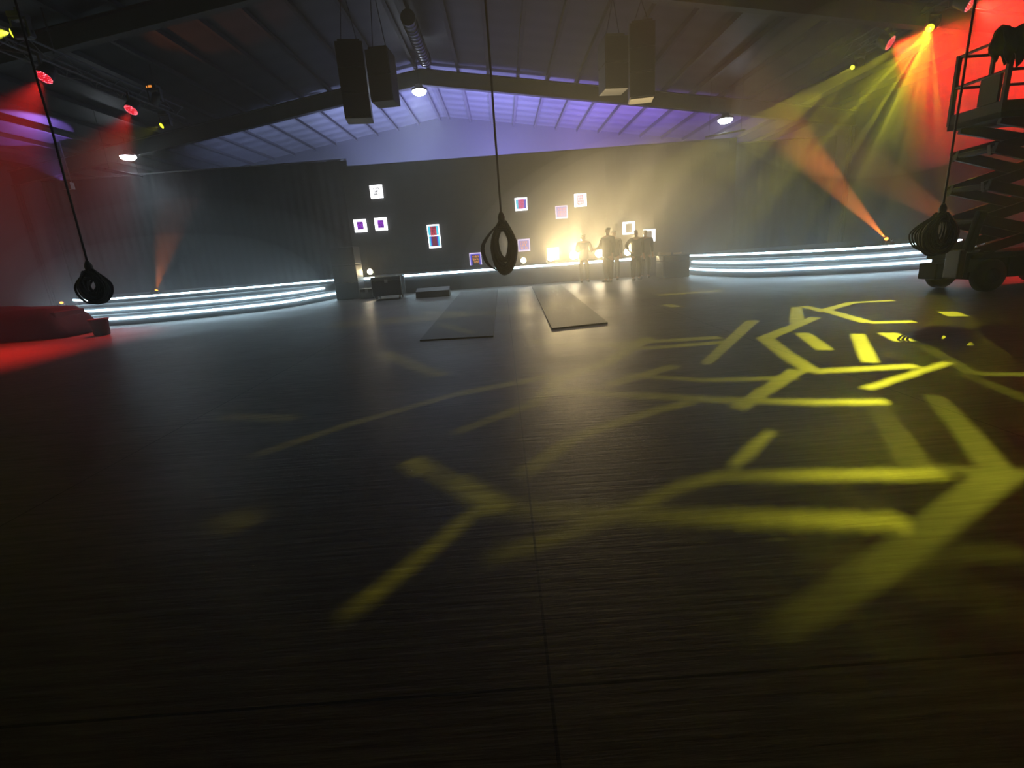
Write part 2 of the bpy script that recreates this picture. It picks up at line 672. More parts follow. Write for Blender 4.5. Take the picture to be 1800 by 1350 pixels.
# ------------------------------------------------------------------ LED wall
YW = 21.2
lw = thing('led_wall', 'tall black LED video wall with a dozen lit square panels above the stage', 'video wall', (0, YW, 0))
MB().box((1.75, 0.2, 2.95), (15.9, 0.3, 4.1)).build('wall_body', M['ledblack'], lw)
MB().box((1.75, 0.2, 0.45), (15.5, 0.25, 0.9)).build('support_base', M['deck'], lw)
grid = MB()
for k in range(32):
    grid.box((-6.2 + 0.5036 * k, 0.046, 2.95), (0.006, 0.006, 4.1))
for k in range(9):
    grid.box((1.75, 0.046, 0.95 + 0.5 * k), (15.9, 0.006, 0.006))
grid.build('module_seams', M['rubber'], lw)

# pleated black drapes added to darken the areas beside the video wall
for xa, xb, hh, lab in ((-19.4, -6.35, 5.5, 'black pleated drape added to keep the left of the video wall dark'), (9.85, 14.7, 5.0, 'black pleated drape added to keep the right of the video wall dark')):
    t = thing('added_drape', lab, 'curtain', ((xa + xb) / 2, 22.75, 0))
    L = xb - xa
    n = int(L / 0.06)
    g = MB()
    for k in range(n + 1):
        x = -L / 2 + L * k / n
        y = 0.02 * math.sin(k * 1.05) + 0.02 * math.sin(k * 0.37)
        g.v += [(x, y, 0.03), (x, y * 0.8, hh)]
    for k in range(n):
        g.f.append((2 * k, 2 * k + 2, 2 * k + 3, 2 * k + 1))
        g.mi.append(0)
    o = g.build('cloth', M['cloth'], t, smooth=True)
    sd = o.modifiers.new('thickness', 'SOLIDIFY')
    sd.thickness = 0.01
    MB().tube([(-L / 2, 0, hh + 0.03), (L / 2, 0, hh + 0.03)], 0.03, 8).build('pipe', M['truss'], t)
    for k in range(4):
        x = -L / 2 + 0.1 + (L - 0.2) * k / 3
        MB().tube([(x, 0.14, 0), (x, 0.14, hh + 0.05)], 0.025, 8).build('upright', M['truss'], t)

E_ = {}


def ecol(name, c, s=1.6):
    if name not in E_:
        E_[name] = emis('panel_' + name, c, s, False)
    return E_[name]


WHT = ecol('white', (0.95, 0.95, 1.0), 2.8)
PURP = ecol('purple', (0.45, 0.03, 0.85), 0.75)
DPUR = ecol('deep_purple', (0.16, 0.02, 0.42), 0.5)
CYAN = ecol('cyan', (0.08, 0.72, 0.95), 1.0)
RED = ecol('red', (0.85, 0.07, 0.13), 0.75)
DRED = ecol('dark_red', (0.35, 0.05, 0.12), 0.5)
BLUE = ecol('blue', (0.09, 0.06, 0.75), 0.8)
VIOL = ecol('violet', (0.32, 0.22, 0.8), 0.8)
PINK = ecol('pink', (0.95, 0.25, 0.4), 0.85)
MAG = ecol('magenta', (0.85, 0.1, 0.6), 0.75)
ORNG = ecol('orange', (0.95, 0.38, 0.12), 0.85)
GRYC = ecol('grey', (0.3, 0.28, 0.28), 0.5)
BLK = M['rubber']
LAV = ecol('lavender', (0.75, 0.65, 1.0), 1.1)


def panel(u, v, spec, label, size=0.5):
    p = at_y(u, v, YW - 0.001)
    mats = []

    def mi(mt):
        if mt not in mats:
            mats.append(mt)
        return mats.index(mt)
    g = MB()
    h = size / 2
    g.box((0, 0, 0), (size, 0.06, size), mi=mi(spec['border']))
    lay = [0.031]

    def rect(x0, z0, x1, z1, mt):
        lay[0] += 0.001
        y = -lay[0]
        g.quad([(x0, y, z0), (x1, y, z0), (x1, y, z1), (x0, y, z1)], mi(mt))
    for (x0, z0, x1, z1, mt) in spec.get('rects', []):
        rect(x0 * size, z0 * size, x1 * size, z1 * size, mt)
    if 'marks' in spec:
        x0, z0, x1, z1, mt = spec['marks']
        rr = random.Random(int(u * 7 + v))
        lay[0] += 0.001
        y = -lay[0]
        rows, cols = 3, 5
        for r in range(rows):
            for c in range(cols):
                if rr.random() < 0.12:
                    continue
                cx = x0 + (x1 - x0) * (c + 0.5) / cols + rr.uniform(-0.02, 0.02)
                cz = z0 + (z1 - z0) * (r + 0.5) / rows
                hh = (z1 - z0) / rows * rr.uniform(0.3, 0.46)
                ww = 0.027 * rr.uniform(0.8, 1.5)
                sk = rr.uniform(-0.03, 0.03)
                q = [(cx - ww + sk, -hh), (cx + ww + sk, -hh), (cx + ww - sk, hh), (cx - ww - sk, hh)]
                g.quad([(a * size, y, (cz + b) * size) for a, b in q], mi(mt))
    o = g.build('lit_panel', mats, lw)
    o.location = (p.x, -0.03 + 0.0, p.z)
    o['label'] = label
    return o


ctr = (-0.27, -0.36, 0.27, 0.36)
panel(662, 337, dict(border=WHT, marks=(-0.24, -0.3, 0.24, 0.34, BLK)), 'white panel with black marks')
panel(634, 397, dict(border=WHT, rects=[(-0.25, -0.3, 0.25, 0.32, PURP)], marks=(-0.22, -0.28, 0.22, 0.3, DPUR)), 'white panel with purple block')
panel(670, 394, dict(border=WHT, rects=[(-0.25, -0.3, 0.25, 0.32, PURP)], marks=(-0.22, -0.28, 0.22, 0.3, DPUR)), 'white panel with purple block')
panel(762, 406, dict(border=WHT, rects=[(-0.42, -0.34, 0.42, 0.4, CYAN), (-0.24, -0.36, 0.25, 0.36, RED)], marks=(-0.22, -0.3, 0.22, 0.34, DRED)), 'cyan panel with red block')
panel(764.5, 425, dict(border=WHT, rects=[(-0.44, -0.36, 0.44, 0.44, CYAN), (-0.3, -0.34, 0.3, 0.44, BLUE), (-0.2, -0.34, 0.2, 0.44, DRED)]), 'cyan panel with dark red block')
panel(916, 359, dict(border=WHT, rects=[(-0.42, -0.36, -0.2, 0.36, CYAN), (0.2, -0.36, 0.42, 0.36, BLUE), (-0.24, -0.36, 0.24, 0.38, MAG)], marks=(-0.22, -0.3, 0.22, 0.34, RED)), 'white panel with magenta block')
panel(987, 373, dict(border=LAV, rects=[(-0.42, -0.38, 0.42, 0.42, VIOL)], marks=(-0.3, -0.34, 0.34, 0.36, PINK)), 'violet panel with pink marks')
panel(1020, 352, dict(border=WHT, rects=[(-0.26, -0.36, 0.26, 0.38, PINK)], marks=(-0.22, -0.3, 0.22, 0.34, LAV)), 'white panel with pink block')
panel(921, 431, dict(border=LAV, rects=[(-0.42, -0.38, 0.42, 0.38, VIOL)], marks=(-0.3, -0.34, 0.3, 0.34, ORNG)), 'violet panel with orange marks')
panel(972, 446, dict(border=LAV, rects=[(-0.38, -0.4, 0.38, 0.36, GRYC), (0.22, -0.4, 0.38, 0.36, VIOL)]), 'pale panel low behind a blinder')
panel(836, 455, dict(border=LAV, rects=[(-0.42, -0.5, 0.42, 0.4, BLUE), (-0.28, -0.5, 0.3, 0.3, BLK)], marks=(-0.26, -0.36, 0.28, 0.3, ORNG)), 'blue panel with orange marks')
panel(1105, 401, dict(border=WHT, rects=[(-0.26, -0.36, 0.26, 0.36, GRYC)]), 'white frame panel with grey centre')
panel(1141, 414, dict(border=WHT, rects=[(-0.4, -0.5, 0.2, 0.36, GRYC)]), 'white frame panel behind a person')

# ------------------------------------------------------------------ blinders on the stage front
BL = [((650, 474), 0.10, 'small warm lamp at the far left end of the centre stage'),
      ((920, 456), 0.10, 'small warm lamp on the stage edge right of the hanging coil'),
      ((968, 450), 0.13, 'warm blinder lamp under the faint pale panel'),
      ((1008, 447), 0.15, 'warm blinder lamp beside the person with bent arms'),
      ((1053, 446), 0.15, 'warm blinder lamp beside the stout person'),
      ((1103, 443), 0.13, 'warm blinder lamp beside the person with a raised elbow')]


def make_blinder(r):
    t = thing('stage_blinder', 'warm', 'stage light', (0, 0, 0), 0, 'warm lamps along the stage front')
    h = r + 0.09
    R = aim_rot((0, -1, 0.05))
    MB().lathe([(r * 0.5, -0.2), (r * 0.9, -0.16), (r * 1.12, 0.0), (r * 1.12, 0.02), (r, 0.02)], 20, (0, 0, h),
               R @ Matrix.Rotation(math.radians(90), 3, 'X')).build('housing', M['black'], t, smooth=True)
    MB().lathe([(r * 0.98, 0), (r * 0.7, 0.03), (r * 0.25, 0.05)], 20, (0, -0.025, h), Matrix.Rotation(math.radians(90), 3, 'X')).build('lamp_lens', WARM, t)
    y = MB()
    for s in (-1, 1):
        y.box((s * (r * 1.12 + 0.015), 0.06, h / 2), (0.015, 0.04, h))
    y.box((0, 0.06, 0.008), (2 * (r * 1.12 + 0.02), 0.16, 0.016))
    y.build('yoke', M['black'], t)
    return t


for (u, v), r, lab in BL:
    t = make_blinder(r)
    t['label'] = lab
    p = at_y(u, v, 19.25)
    t.location = (p.x, p.y, 0.70)
    hz = 0.70 + r + 0.09
    k = {0.10: 0.12 if u > 700 else 0.02, 0.13: 0.7, 0.15: 1.0}[r]
    spot('blinder_beam', (p.x, p.y - 0.09, hz), (p.x + 0.9, p.y - 6, hz + 1.75), 2700 * k, (1.0, 0.75, 0.36), 62, 1.0, 0.08, t)

# ------------------------------------------------------------------ trusses
HZ = 5.8


def make_truss(x, y0, y1, label):
    t = thing('lighting_truss', label, 'truss', (x, (y0 + y1) / 2, 6.23))
    L = (y1 - y0) / 2
    for dx in (-0.2, 0.2):
        for dz in (0.0, 0.32):
            MB().tube([(dx, -L, dz), (dx, L, dz)], 0.025, 8).build('chord', M['truss'], t)
    lac = MB()
    n = int(2 * L / 0.45)
    for k in range(n):
        ya, yb = -L + 2 * L * k / n, -L + 2 * L * (k + 1) / n
        a, b = (0, 0.32) if k % 2 else (0.32, 0)
        for dx in (-0.2, 0.2):
            lac.tube([(dx, ya, a), (dx, yb, b)], 0.012, 6)
        lac.tube([(-0.2 if k % 2 else 0.2, ya, 0), (0.2 if k % 2 else -0.2, yb, 0)], 0.012, 6)
    lac.build('lacing', M['truss'], t)
    for yy in (-L * 0.8, 0, L * 0.8):
        MB().tube([(0, yy, 0.32), (0, yy, roof_z(x) - 6.23 - 0.01)], 0.02, 6).build('hanger', M['steel'], t)
    return t


make_truss(11.05, 9.0, 16.9, 'dark lighting truss above the scissor lift side')
make_truss(-10.3, 9.0, 18.0, 'dark lighting truss above the left stage')


def make_par(loc, d, label, power, angle=60):
    t = thing('par_light', label, 'stage light', tuple(loc), 0, 'red par lights on the trusses')
    R = aim_rot(d)
    RX_ = R @ Matrix.Rotation(math.radians(90), 3, 'X')
    MB().lathe([(0.08, -0.3), (0.15, -0.26), (0.17, 0.0), (0.17, 0.03), (0.155, 0.03)], 20, (0, 0, 0), RX_).build('housing', M['black'], t, smooth=True)
    g = MB().lathe([(0.16, 0), (0.12, 0.012), (0.05, 0.016)], 24)
    o = g.build('lens', M['parlens'], t)
    o.matrix_local = Matrix.Translation(R @ Vector((0, -0.035, 0))) @ RX_.to_4x4()
    y = MB()
    pts = [R @ Vector((0.19, 0.12, 0)), Vector((0.19, 0.1, 0.14)), Vector((0.0, 0.0, 0.24)), Vector((-0.19, 0.1, 0.14)), R @ Vector((-0.19, 0.12, 0))]
    y.tube(pts, 0.014, 6)
    y.build('yoke', M['black'], t)
    MB().box((0, 0, 0.33), (0.05, 0.05, 0.19)).build('mounting_clamp', M['truss'], t)
    spot('par_beam', Vector(loc) + Vector(d).normalized() * 0.07, Vector(loc) + Vector(d), power, (1.0, 0.02, 0.012), angle, 0.8, 0.12, t)
    return t


for (u, v), d, lab, pw in (
        ((78, 134), (-0.14, -0.58, -0.80), 'red par light at the outer left, above the purple roof strip', 5500),
        ((231, 192), (-0.14, -0.58, -0.80), 'red par light over the left high bay lamp', 3000),
        ((1563, 75), (0.45, -0.6, -0.5), 'red par light left of the bright yellow beam', 9000),
        ((1705, 5), (0.45, -0.6, -0.55), 'red par light at the top edge beside the hanging cable', 9500)):
    make_par(at_z(u, v, HZ), Vector(d), lab, pw, 52 if u < 900 else 95)


# ------------------------------------------------------------------ moving heads with gobos
def gobo_glass(k, n):
    mt = bpy.data.materials.new('gobo_glass')
    mt.use_nodes = True
    nn, ll = mt.node_tree.nodes, mt.node_tree.links
    nn.remove(nn['Principled BSDF'])
    tr = nn.new('ShaderNodeBsdfTransparent')
    c = (k + 1) / n
    tr.inputs['Color'].default_value = (c, c, c, 1)
    ll.new(tr.outputs['BSDF'], nn['Material Output'].inputs['Surface'])
    return mt


GLASS = [gobo_glass(k, 40) for k in range(40)]


def gobo_mesh(src, aim, segs, dist=0.1, half=0.86, N=1400, seed=1):
    """a plate with slots: each slot throws one light line onto the floor"""
    R = aim_rot(aim)
    Ri = R.transposed()
    S = []
    for (a, b, wa, wb, cov) in segs:
        q = []
        for p in (a, b):
            k = Ri @ (Vector(p) - Vector(src))
            if k.y > -0.05:
                break
            q.append((k.x / -k.y, k.z / -k.y, -k.y))
        if len(q) < 2:
            continue
        # width direction: take floor offset across the segment
        t = (Vector(b) - Vector(a)).normalized()
        nr = Vector((-t.y, t.x, 0))
        quad = []
        for p, ww, s in ((a, wa, 1), (b, wb, 1), (b, wb, -1), (a, wa, -1)):
            k = Ri @ (Vector(p) + nr * ww * 0.42 * s - Vector(src))
            if k.y > -0.05:
                k.y = -0.05
            quad.append((k.x / -k.y, k.z / -k.y))
        S.append((quad, cov))
    step = 2 * half / N
    level = np.zeros((N, N), np.int8)      # 0 = opaque, 1..7 = glass of rising clearness
    for quad, cov in S:
        q = np.array(quad)
        i0, j0 = np.clip(((q.min(0) + half) / step).astype(int), 0, N)
        i1, j1 = np.clip(((q.max(0) + half) / step).astype(int) + 1, 0, N)
        if i1 <= i0 or j1 <= j0:
            continue
        X, Z = np.meshgrid(-half + (np.arange(i0, i1) + 0.5) * step, -half + (np.arange(j0, j1) + 0.5) * step)
        nxt = np.roll(q, -1, 0)
        sg = 1 if (q[:, 0] * nxt[:, 1] - nxt[:, 0] * q[:, 1]).sum() > 0 else -1
        ok = np.ones(X.shape, bool)
        for a, b in zip(q, nxt):
            ok &= sg * ((b[0] - a[0]) * (Z - a[1]) - (b[1] - a[1]) * (X - a[0])) >= 0
        sub = level[j0:j1, i0:i1]
        np.maximum(sub, ok * max(1, min(len(GLASS), round(cov * len(GLASS)))), out=sub)
    g = MB()
    for j in range(N):
        z0 = (-half + j * step) * dist
        z1 = z0 + step * dist
        row = level[j]
        cut = np.concatenate(([0], np.nonzero(np.diff(row))[0] + 1, [N]))
        for a, b in zip(cut[:-1], cut[1:]):
            lim = math.sqrt(max(0.0, half * half - (-half + (j + 0.5) * step) ** 2))
            xa, xb = max(-half + a * step, -lim) * dist, min(-half + b * step, lim) * dist
            if xb - xa < 1e-7:
                continue
            g.quad([(xa, 0, z0), (xb, 0, z0), (xb, 0, z1), (xa, 0, z1)], int(row[a]))
    return g, R


def make_head(loc, aim, label, power, col, segs=None, angle=70, lens=YEL, group='yellow moving heads on the trusses', upright=False, dist=0.1, half=0.86,
              r=0.085, blend=0.25, soft=0.00022, display=False, deck=None):
    loc = Vector(loc)
    aim = Vector(aim).normalized()
    t = thing('moving_head', label, 'stage light', tuple(loc), 0, group)
    R = aim_rot(aim)
    RX_ = R @ Matrix.Rotation(math.radians(90), 3, 'X')
    rr_ = max(r * 1.35, 0.1 if not upright else 0.06)
    hl = 0.34 if not upright else 0.2
    # the head: barrel behind the lens
    MB().lathe([(rr_ * 0.6, -hl), (rr_ * 0.95, -hl + 0.04), (rr_ * 1.0, -0.04), (rr_ * 0.9, -0.015), (r, -0.015)], 20, (0, 0, 0), RX_).build('head', M['black'], t, smooth=True)
    pv = R @ Vector((0, hl / 2, 0))
    yk, bs = MB(), MB()
    if upright:
        floor_z = deck - loc.z
        for q in (-1, 1):
            yk.box((pv.x + q * (rr_ + 0.04), pv.y, (pv.z + floor_z) / 2 + 0.035), (0.035, 0.1, max(0.03, pv.z - floor_z - 0.03)))
        yk.box((pv.x, pv.y, floor_z + 0.07), (2 * rr_ + 0.11, 0.1, 0.03))
        yk.build('yoke', M['black'], t)
        bs.box((pv.x, pv.y, floor_z + 0.031), (2 * rr_ + 0.14, 0.2, 0.06)).build('base', M['black'], t, bevel=0.01)
    else:
        for q in (-1, 1):
            yk.box((pv.x + q * (rr_ + 0.04), pv.y, pv.z + 0.07), (0.035, 0.1, 0.28))
        yk.box((pv.x, pv.y, pv.z + 0.22), (2 * rr_ + 0.12, 0.12, 0.04))
        yk.build('yoke', M['black'], t)
        bs.box((pv.x, pv.y, pv.z + 0.28), (0.26, 0.22, 0.09)).build('base', M['black'], t, bevel=0.01)
        MB().box((pv.x, pv.y, (pv.z + 0.32 + 6.23 - loc.z) / 2), (0.06, 0.06, max(0.02, 6.23 - loc.z - pv.z - 0.32))).build('mounting_clamp', M['truss'], t)
    if segs is None:
        g = MB().lathe([(r, 0), (r * 0.7, 0.01), (r * 0.2, 0.016)], 20)
        o = g.build('lens', lens, t)
        o.matrix_local = Matrix.Translation(R @ Vector((0, -0.0, 0))) @ RX_.to_4x4()
        src = loc + aim * 0.03
    else:
        src = loc + aim * 0.002
        g, R2 = gobo_mesh(src, aim, segs, dist, half)
        o = g.build('gobo_lens', [lens] + GLASS, t)
        o.matrix_local = Matrix.Translation(aim * (dist + 0.002)) @ R2.to_4x4()
        # snoot closes the sides between the source and the plate
        a = half * dist
        sn = MB()
        ring = [2 * math.pi * q / 32 for q in range(32)]
        for q in range(32):
            c0, c1 = ring[q], ring[(q + 1) % 32]
            p0, p1 = (a * 1.01 * math.cos(c0), a * 1.01 * math.sin(c0)), (a * 1.01 * math.cos(c1), a * 1.01 * math.sin(c1))
            sn.quad([R @ Vector((p0[0], -dist - 0.004, p0[1])), R @ Vector((p1[0], -dist - 0.004, p1[1])),
                     R @ Vector((p1[0], 0.02, p1[1])), R @ Vector((p0[0], 0.02, p0[1]))])
        sn.build('snoot', M['black'], t)
    if display:
        ds = MB().box((pv.x - 0.02, pv.y - 0.115, pv.z + 0.28), (0.09, 0.012, 0.05))
        ds.box((pv.x - 0.11, pv.y - 0.115, pv.z + 0.27), (0.025, 0.012, 0.05))
        ds.build('display', emis('orange_display', (1.0, 0.33, 0.05), 0.9, False), t)
    if power > 0:
        spot('head_beam', src, src + aim, power, col, angle, blend, soft if segs is not None else 0.02, t)
    return t


def fl(u, v):
    return at_z(u, v, 0.0)


SA = at_z(1637, 47, HZ)
SB = Vector((11.1, 9.7, HZ))


def seg(pts, w0, w1, cov, src=SA, gain=0.085):
    out = []
    for k in range(len(pts) - 1):
        n = len(pts) - 1
        a, b = fl(*pts[k]), fl(*pts[k + 1])
        # the slots letting light fall close to the lamp are thinner and dimmer
        parts = max(1, int((b - a).length / 0.7))
        for q in range(parts):
            p0, p1 = a.lerp(b, q / parts), a.lerp(b, (q + 1) / parts)
            f0, f1 = (k + q / parts) / n, (k + (q + 1) / parts) / n
            d = ((p0 + p1) / 2 - src).length
            kc = gain * min(1.0, (d / 17.0) ** 4 if src is SA else (d / 13.0) ** 2)
            kw = min(1.0, d / 15.0)
            out.append((p0, p1, kw * (w0 + (w1 - w0) * f0), kw * (w0 + (w1 - w0) * f1), max(0.012, cov * kc)))
    return out


GA = []
GA += seg([(722, 808), (800, 850), (885, 896)], 0.10, 0.16, 0.9)
GA += seg([(880, 893), (1100, 905), (1600, 918)], 0.16, 0.12, 0.4)
GA += seg([(1523, 683), (1667, 637)], 0.12, 0.12, 0.35)
GA += seg([(1427, 653), (1613, 643)], 0.22, 0.2, 0.95)
GA += seg([(1343, 593), (1380, 622), (1430, 654)], 0.28, 0.22, 0.55)
GA += seg([(1343, 595), (1433, 558)], 0.3, 0.25, 0.4)
GA += seg([(1402, 650), (1297, 718)], 0.2, 0.16, 0.6)
GA += seg([(1323, 563), (1240, 640)], 0.3, 0.15, 0.3)
GA += seg([(1450, 545), (1527, 567), (1607, 565)], 0.32, 0.32, 0.4)
GA += seg([(1450, 545), (1497, 532), (1572, 528)], 0.35, 0.3, 0.22)
GA += seg([(1413, 538), (1450, 548)], 0.3, 0.3, 0.2)
GA += seg([(1140, 593), (1067, 637), (983, 667), (943, 707), (800, 760)], 0.3, 0.12, 0.5)
GA += seg([(973, 687), (1267, 703), (1433, 707), (1560, 706)], 0.2, 0.14, 0.35)
GA += seg([(920, 833), (1013, 767), (1133, 727), (1213, 707)], 0.16, 0.14, 0.45)
GA += seg([(860, 980), (1013, 933), (1200, 853), (1267, 837), (1667, 833)], 0.13, 0.1, 0.3)
GA += seg([(620, 1073), (773, 953), (833, 900)], 0.10, 0.12, 0.55)
GA += seg([(673, 620), (753, 653)], 0.35, 0.2, 0.5)
GA += seg([(753, 653), (780, 660)], 0.2, 0.2, 0.3)
GA += seg([(800, 693), (973, 660)], 0.2, 0.2, 0.3)
GA += seg([(450, 800), (600, 750), (800, 693)], 0.14, 0.14, 0.3)
GA += seg([(1507, 587), (1530, 637)], 0.22, 0.2, 0.3)
GA += seg([(1027, 607), (1267, 593)], 0.3, 0.3, 0.3)
GA += seg([(930, 600), (1140, 612), (1290, 600)], 0.25, 0.25, 0.25)
GA += seg([(1067, 677), (1187, 643)], 0.2, 0.2, 0.3)
GA += seg([(1100, 660), (1240, 668), (1400, 664)], 0.14, 0.14, 0.25)
GA += seg([(1170, 535), (1190, 540)], 0.4, 0.4, 0.3)
GA += seg([(1665, 548), (1685, 556)], 0.4, 0.4, 0.3)
GA += seg([(1672, 590), (1690, 606)], 0.35, 0.25, 0.4)
GA += seg([(1400, 540), (1400, 567)], 0.3, 0.3, 0.25)
GA += seg([(1410, 585), (1450, 615)], 0.25, 0.25, 0.3)
GA += seg([(1560, 585), (1590, 600)], 0.3, 0.3, 0.3)
GA += seg([(745, 548), (820, 556)], 0.5, 0.3, 0.25)
GA += seg([(770, 572), (830, 590)], 0.35, 0.2, 0.2)
GA += seg([(1287, 820), (1353, 760)], 0.1, 0.1, 0.2)
GA += seg([(390, 732), (520, 736)], 0.15, 0.15, 0.12)
GA += seg([(390, 905), (440, 925)], 0.2, 0.2, 0.08)

GB = []
GB += seg([(1360, 1110), (1460, 1050), (1560, 985), (1760, 832)], 0.14, 0.22, 0.95, SB, 0.22)
GB += seg([(1860, 838), (1760, 832), (1610, 820)], 0.2, 0.16, 0.7, SB, 0.22)
GB += seg([(1607, 820), (1570, 755), (1523, 690)], 0.24, 0.22, 0.95, SB, 0.22)
GB += seg([(1747, 822), (1700, 760), (1640, 695)], 0.22, 0.2, 0.8, SB, 0.22)
GB += seg([(1633, 613), (1710, 657), (1820, 658)], 0.22, 0.2, 0.8, SB, 0.22)
GB += seg([(1690, 655), (1830, 712)], 0.18, 0.18, 0.3, SB, 0.22)
GB += seg([(1400, 990), (1440, 1003)], 0.16, 0.14, 0.35, SB, 0.22)
GB += seg([(1440, 840), (1567, 905)], 0.14, 0.14, 0.3, SB, 0.22)
GB += seg([(1180, 1047), (1353, 1120)], 0.12, 0.12, 0.25, SB, 0.22)
GB += seg([(1440, 990), (1800, 970)], 0.12, 0.12, 0.2, SB, 0.22)

make_head(SA, Vector((1.2, 6.3, 0)) - SA, 'moving head throwing the bright yellow fan of beams', 280000, (0.95, 0.90, 0.03), GA, 78, half=0.84)
make_head(SB, Vector((2.6, 3.2, 0)) - SB, 'yellow moving head just outside the top edge above the lift', 6500, (0.95, 0.92, 0.05), GB, 60, half=0.6)


def ray_bundle(src, dirs, w):
    out = []
    for (u, v, yy, ww) in dirs:
        p = at_y(u, v, yy)
        q = p + Vector((0.0, 0.05, 0.6))
        out.append((p, q, ww, ww, 0.9))
    return out


SC = at_z(1502, 116, HZ)
tgtC = at_y(1180, 330, 13.0)
GC = []
for (u, v, y, wd) in ((1240, 262, 14.0, 0.5), (1200, 330, 13.0, 0.4), (1150, 420, 12.5, 0.4), (1300, 395, 13.0, 0.25)):
    p = at_y(u, v, y)
    GC.append((p + Vector((-0.6, 0, 0)), p + Vector((0.6, 0, 0.0)), wd, wd, 0.9))
make_head(SC, tgtC - SC, 'small yellow moving head at the far end of the right truss', 9000, (1.0, 0.88, 0.06), GC, 60, half=0.6)
make_head(at_z(284, 221, 5.8), (-0.5, -0.7, -0.45), 'yellow moving head nearest the stage on the left truss', 500, (1.0, 0.95, 0.05), None, 30, r=0.075)
make_head(at_z(20, 58, HZ), (-0.75, -0.5, -0.12), 'yellow moving head at the upper left corner', 15000, (0.9, 0.95, 0.05), None, 60, r=0.07)
make_head(at_z(273, 183, 5.85), (-0.6, 0.5, -0.5), 'unlit moving head with a small orange display', 0, (1, 1, 1), None, 30, lens=M['rubber'], group='unlit heads', display=True)

# orange floor heads on the stages
for (u, v), y0, dk, (tu, tv, ty), ang, pw, lab in (
        ((1558, 420), 14.3, 0.70, (1375, 225, 11.5), 9, 12000, 'orange moving head on the right stage throwing a long beam'),
        ((1722, 418), 13.85, 0.30, (1600, 340, 11.5), 7, 6000, 'orange moving head seen between coil and lift'),
        ((275, 510), 17.7, 0.72, (298, 400, 17.2), 24, 850, 'orange moving head on the left stage throwing a short upright beam'),
        ((108, 532), 16.6, 0.30, (80, 440, 15.5), 14, 60, 'orange moving head at the left end of the left stage')):
    p = at_y(u, v, y0)
    tg = at_y(tu, tv, ty)
    make_head(p, tg - p, lab, pw, (1.0, 0.22, 0.025), None, ang, lens=ORG, group='orange moving heads on the stages', upright=True, r=0.05, blend=0.5, deck=dk)

# ------------------------------------------------------------------ high bays
for (u, v), lab, pw in (((225, 275), 'round white high bay lamp on the left, under the red par light', 300),
                        ((737, 160), 'round white high bay lamp at the roof ridge', 700),
                        ((1275, 210), 'round white high bay lamp on the right', 400)):
    p = at_y(u, v, 21.6)
    t = thing('high_bay_lamp', lab, 'lamp', tuple(p), 0, 'high bay lamps')
    MB().lathe([(0.26, 0.0), (0.30, 0.02), (0.31, 0.06), (0.16, 0.13), (0.14, 0.22), (0.05, 0.25)], 28).build('housing', M['black'], t, smooth=True)
    MB().lathe([(0.28, 0.0), (0.27, -0.05), (0.19, -0.12), (0.05, -0.14)], 28).build('lens', WHITE, t, smooth=True)
    MB().tube([(0, 0, 0.25), (0, 0, roof_z(p.x) - p.z - 0.01)], 0.012, 6).build('hanger', M['steel'], t)
    ld = bpy.data.lights.new('high_bay_light', 'SPOT')
    spot('high_bay_light', (p.x, p.y, p.z - 0.23), (p.x, p.y, 0), pw, (0.75, 0.9, 1.0), 150, 0.8, 0.2, t)

# ------------------------------------------------------------------ purple wash behind the video wall
for x, y, tx, ty, tz, pw, col in ((-5.3, 23.4, -8.0, 27.3, 7.5, 23000, (0.42, 0.52, 1.0)), (-3.0, 23.4, -3.0, 27.0, 8.0, 30000, (0.38, 0.42, 1.0)),
                                  (0.5, 23.4, 0.5, 27.0, 8.0, 30000, (0.32, 0.32, 1.0)), (3.5, 23.4, 3.8, 27.0, 7.5, 29000, (0.30, 0.22, 1.0)),
                                  (6.4, 23.4, 8.4, 27.3, 7.0, 21000, (0.34, 0.16, 1.0))):
    t = thing('uplight', 'blue violet uplight on the floor behind the video wall', 'stage light', (x, y, 0), 0, 'uplights behind the video wall')
    MB().box((0, 0, 0.12), (0.5, 0.3, 0.2)).build('housing', M['black'], t)
    MB().box((0, 0, 0.225), (0.44, 0.24, 0.01)).build('lens', emis('uplight_lens', col, 2, False), t)
    spot('uplight_beam', (x, y, 0.3), (tx, ty, tz), pw, col, 80, 0.5, 0.15, t)
# purple flood on the left roof slope
p = Vector((-16.6, 20.6, 4.9))
t = thing('flood_light', 'purple flood light washing the left roof slope', 'stage light', tuple(p))
MB().box((0, 0, 0), (0.35, 0.2, 0.25)).build('housing', M['black'], t)
MB().tube([(0, 0.1, 0), (0, 0.2, 0), (0, 0.2, roof_z(p.x) - p.z - 0.03)], 0.02, 6).build('mounting_bracket', M['steel'], t)
spot('flood_beam', p + Vector((0, -0.15, 0.15)), (-16.8, 19.8, 6.5), 500, (0.36, 0.2, 1.0), 88, 0.15, 0.03, t)


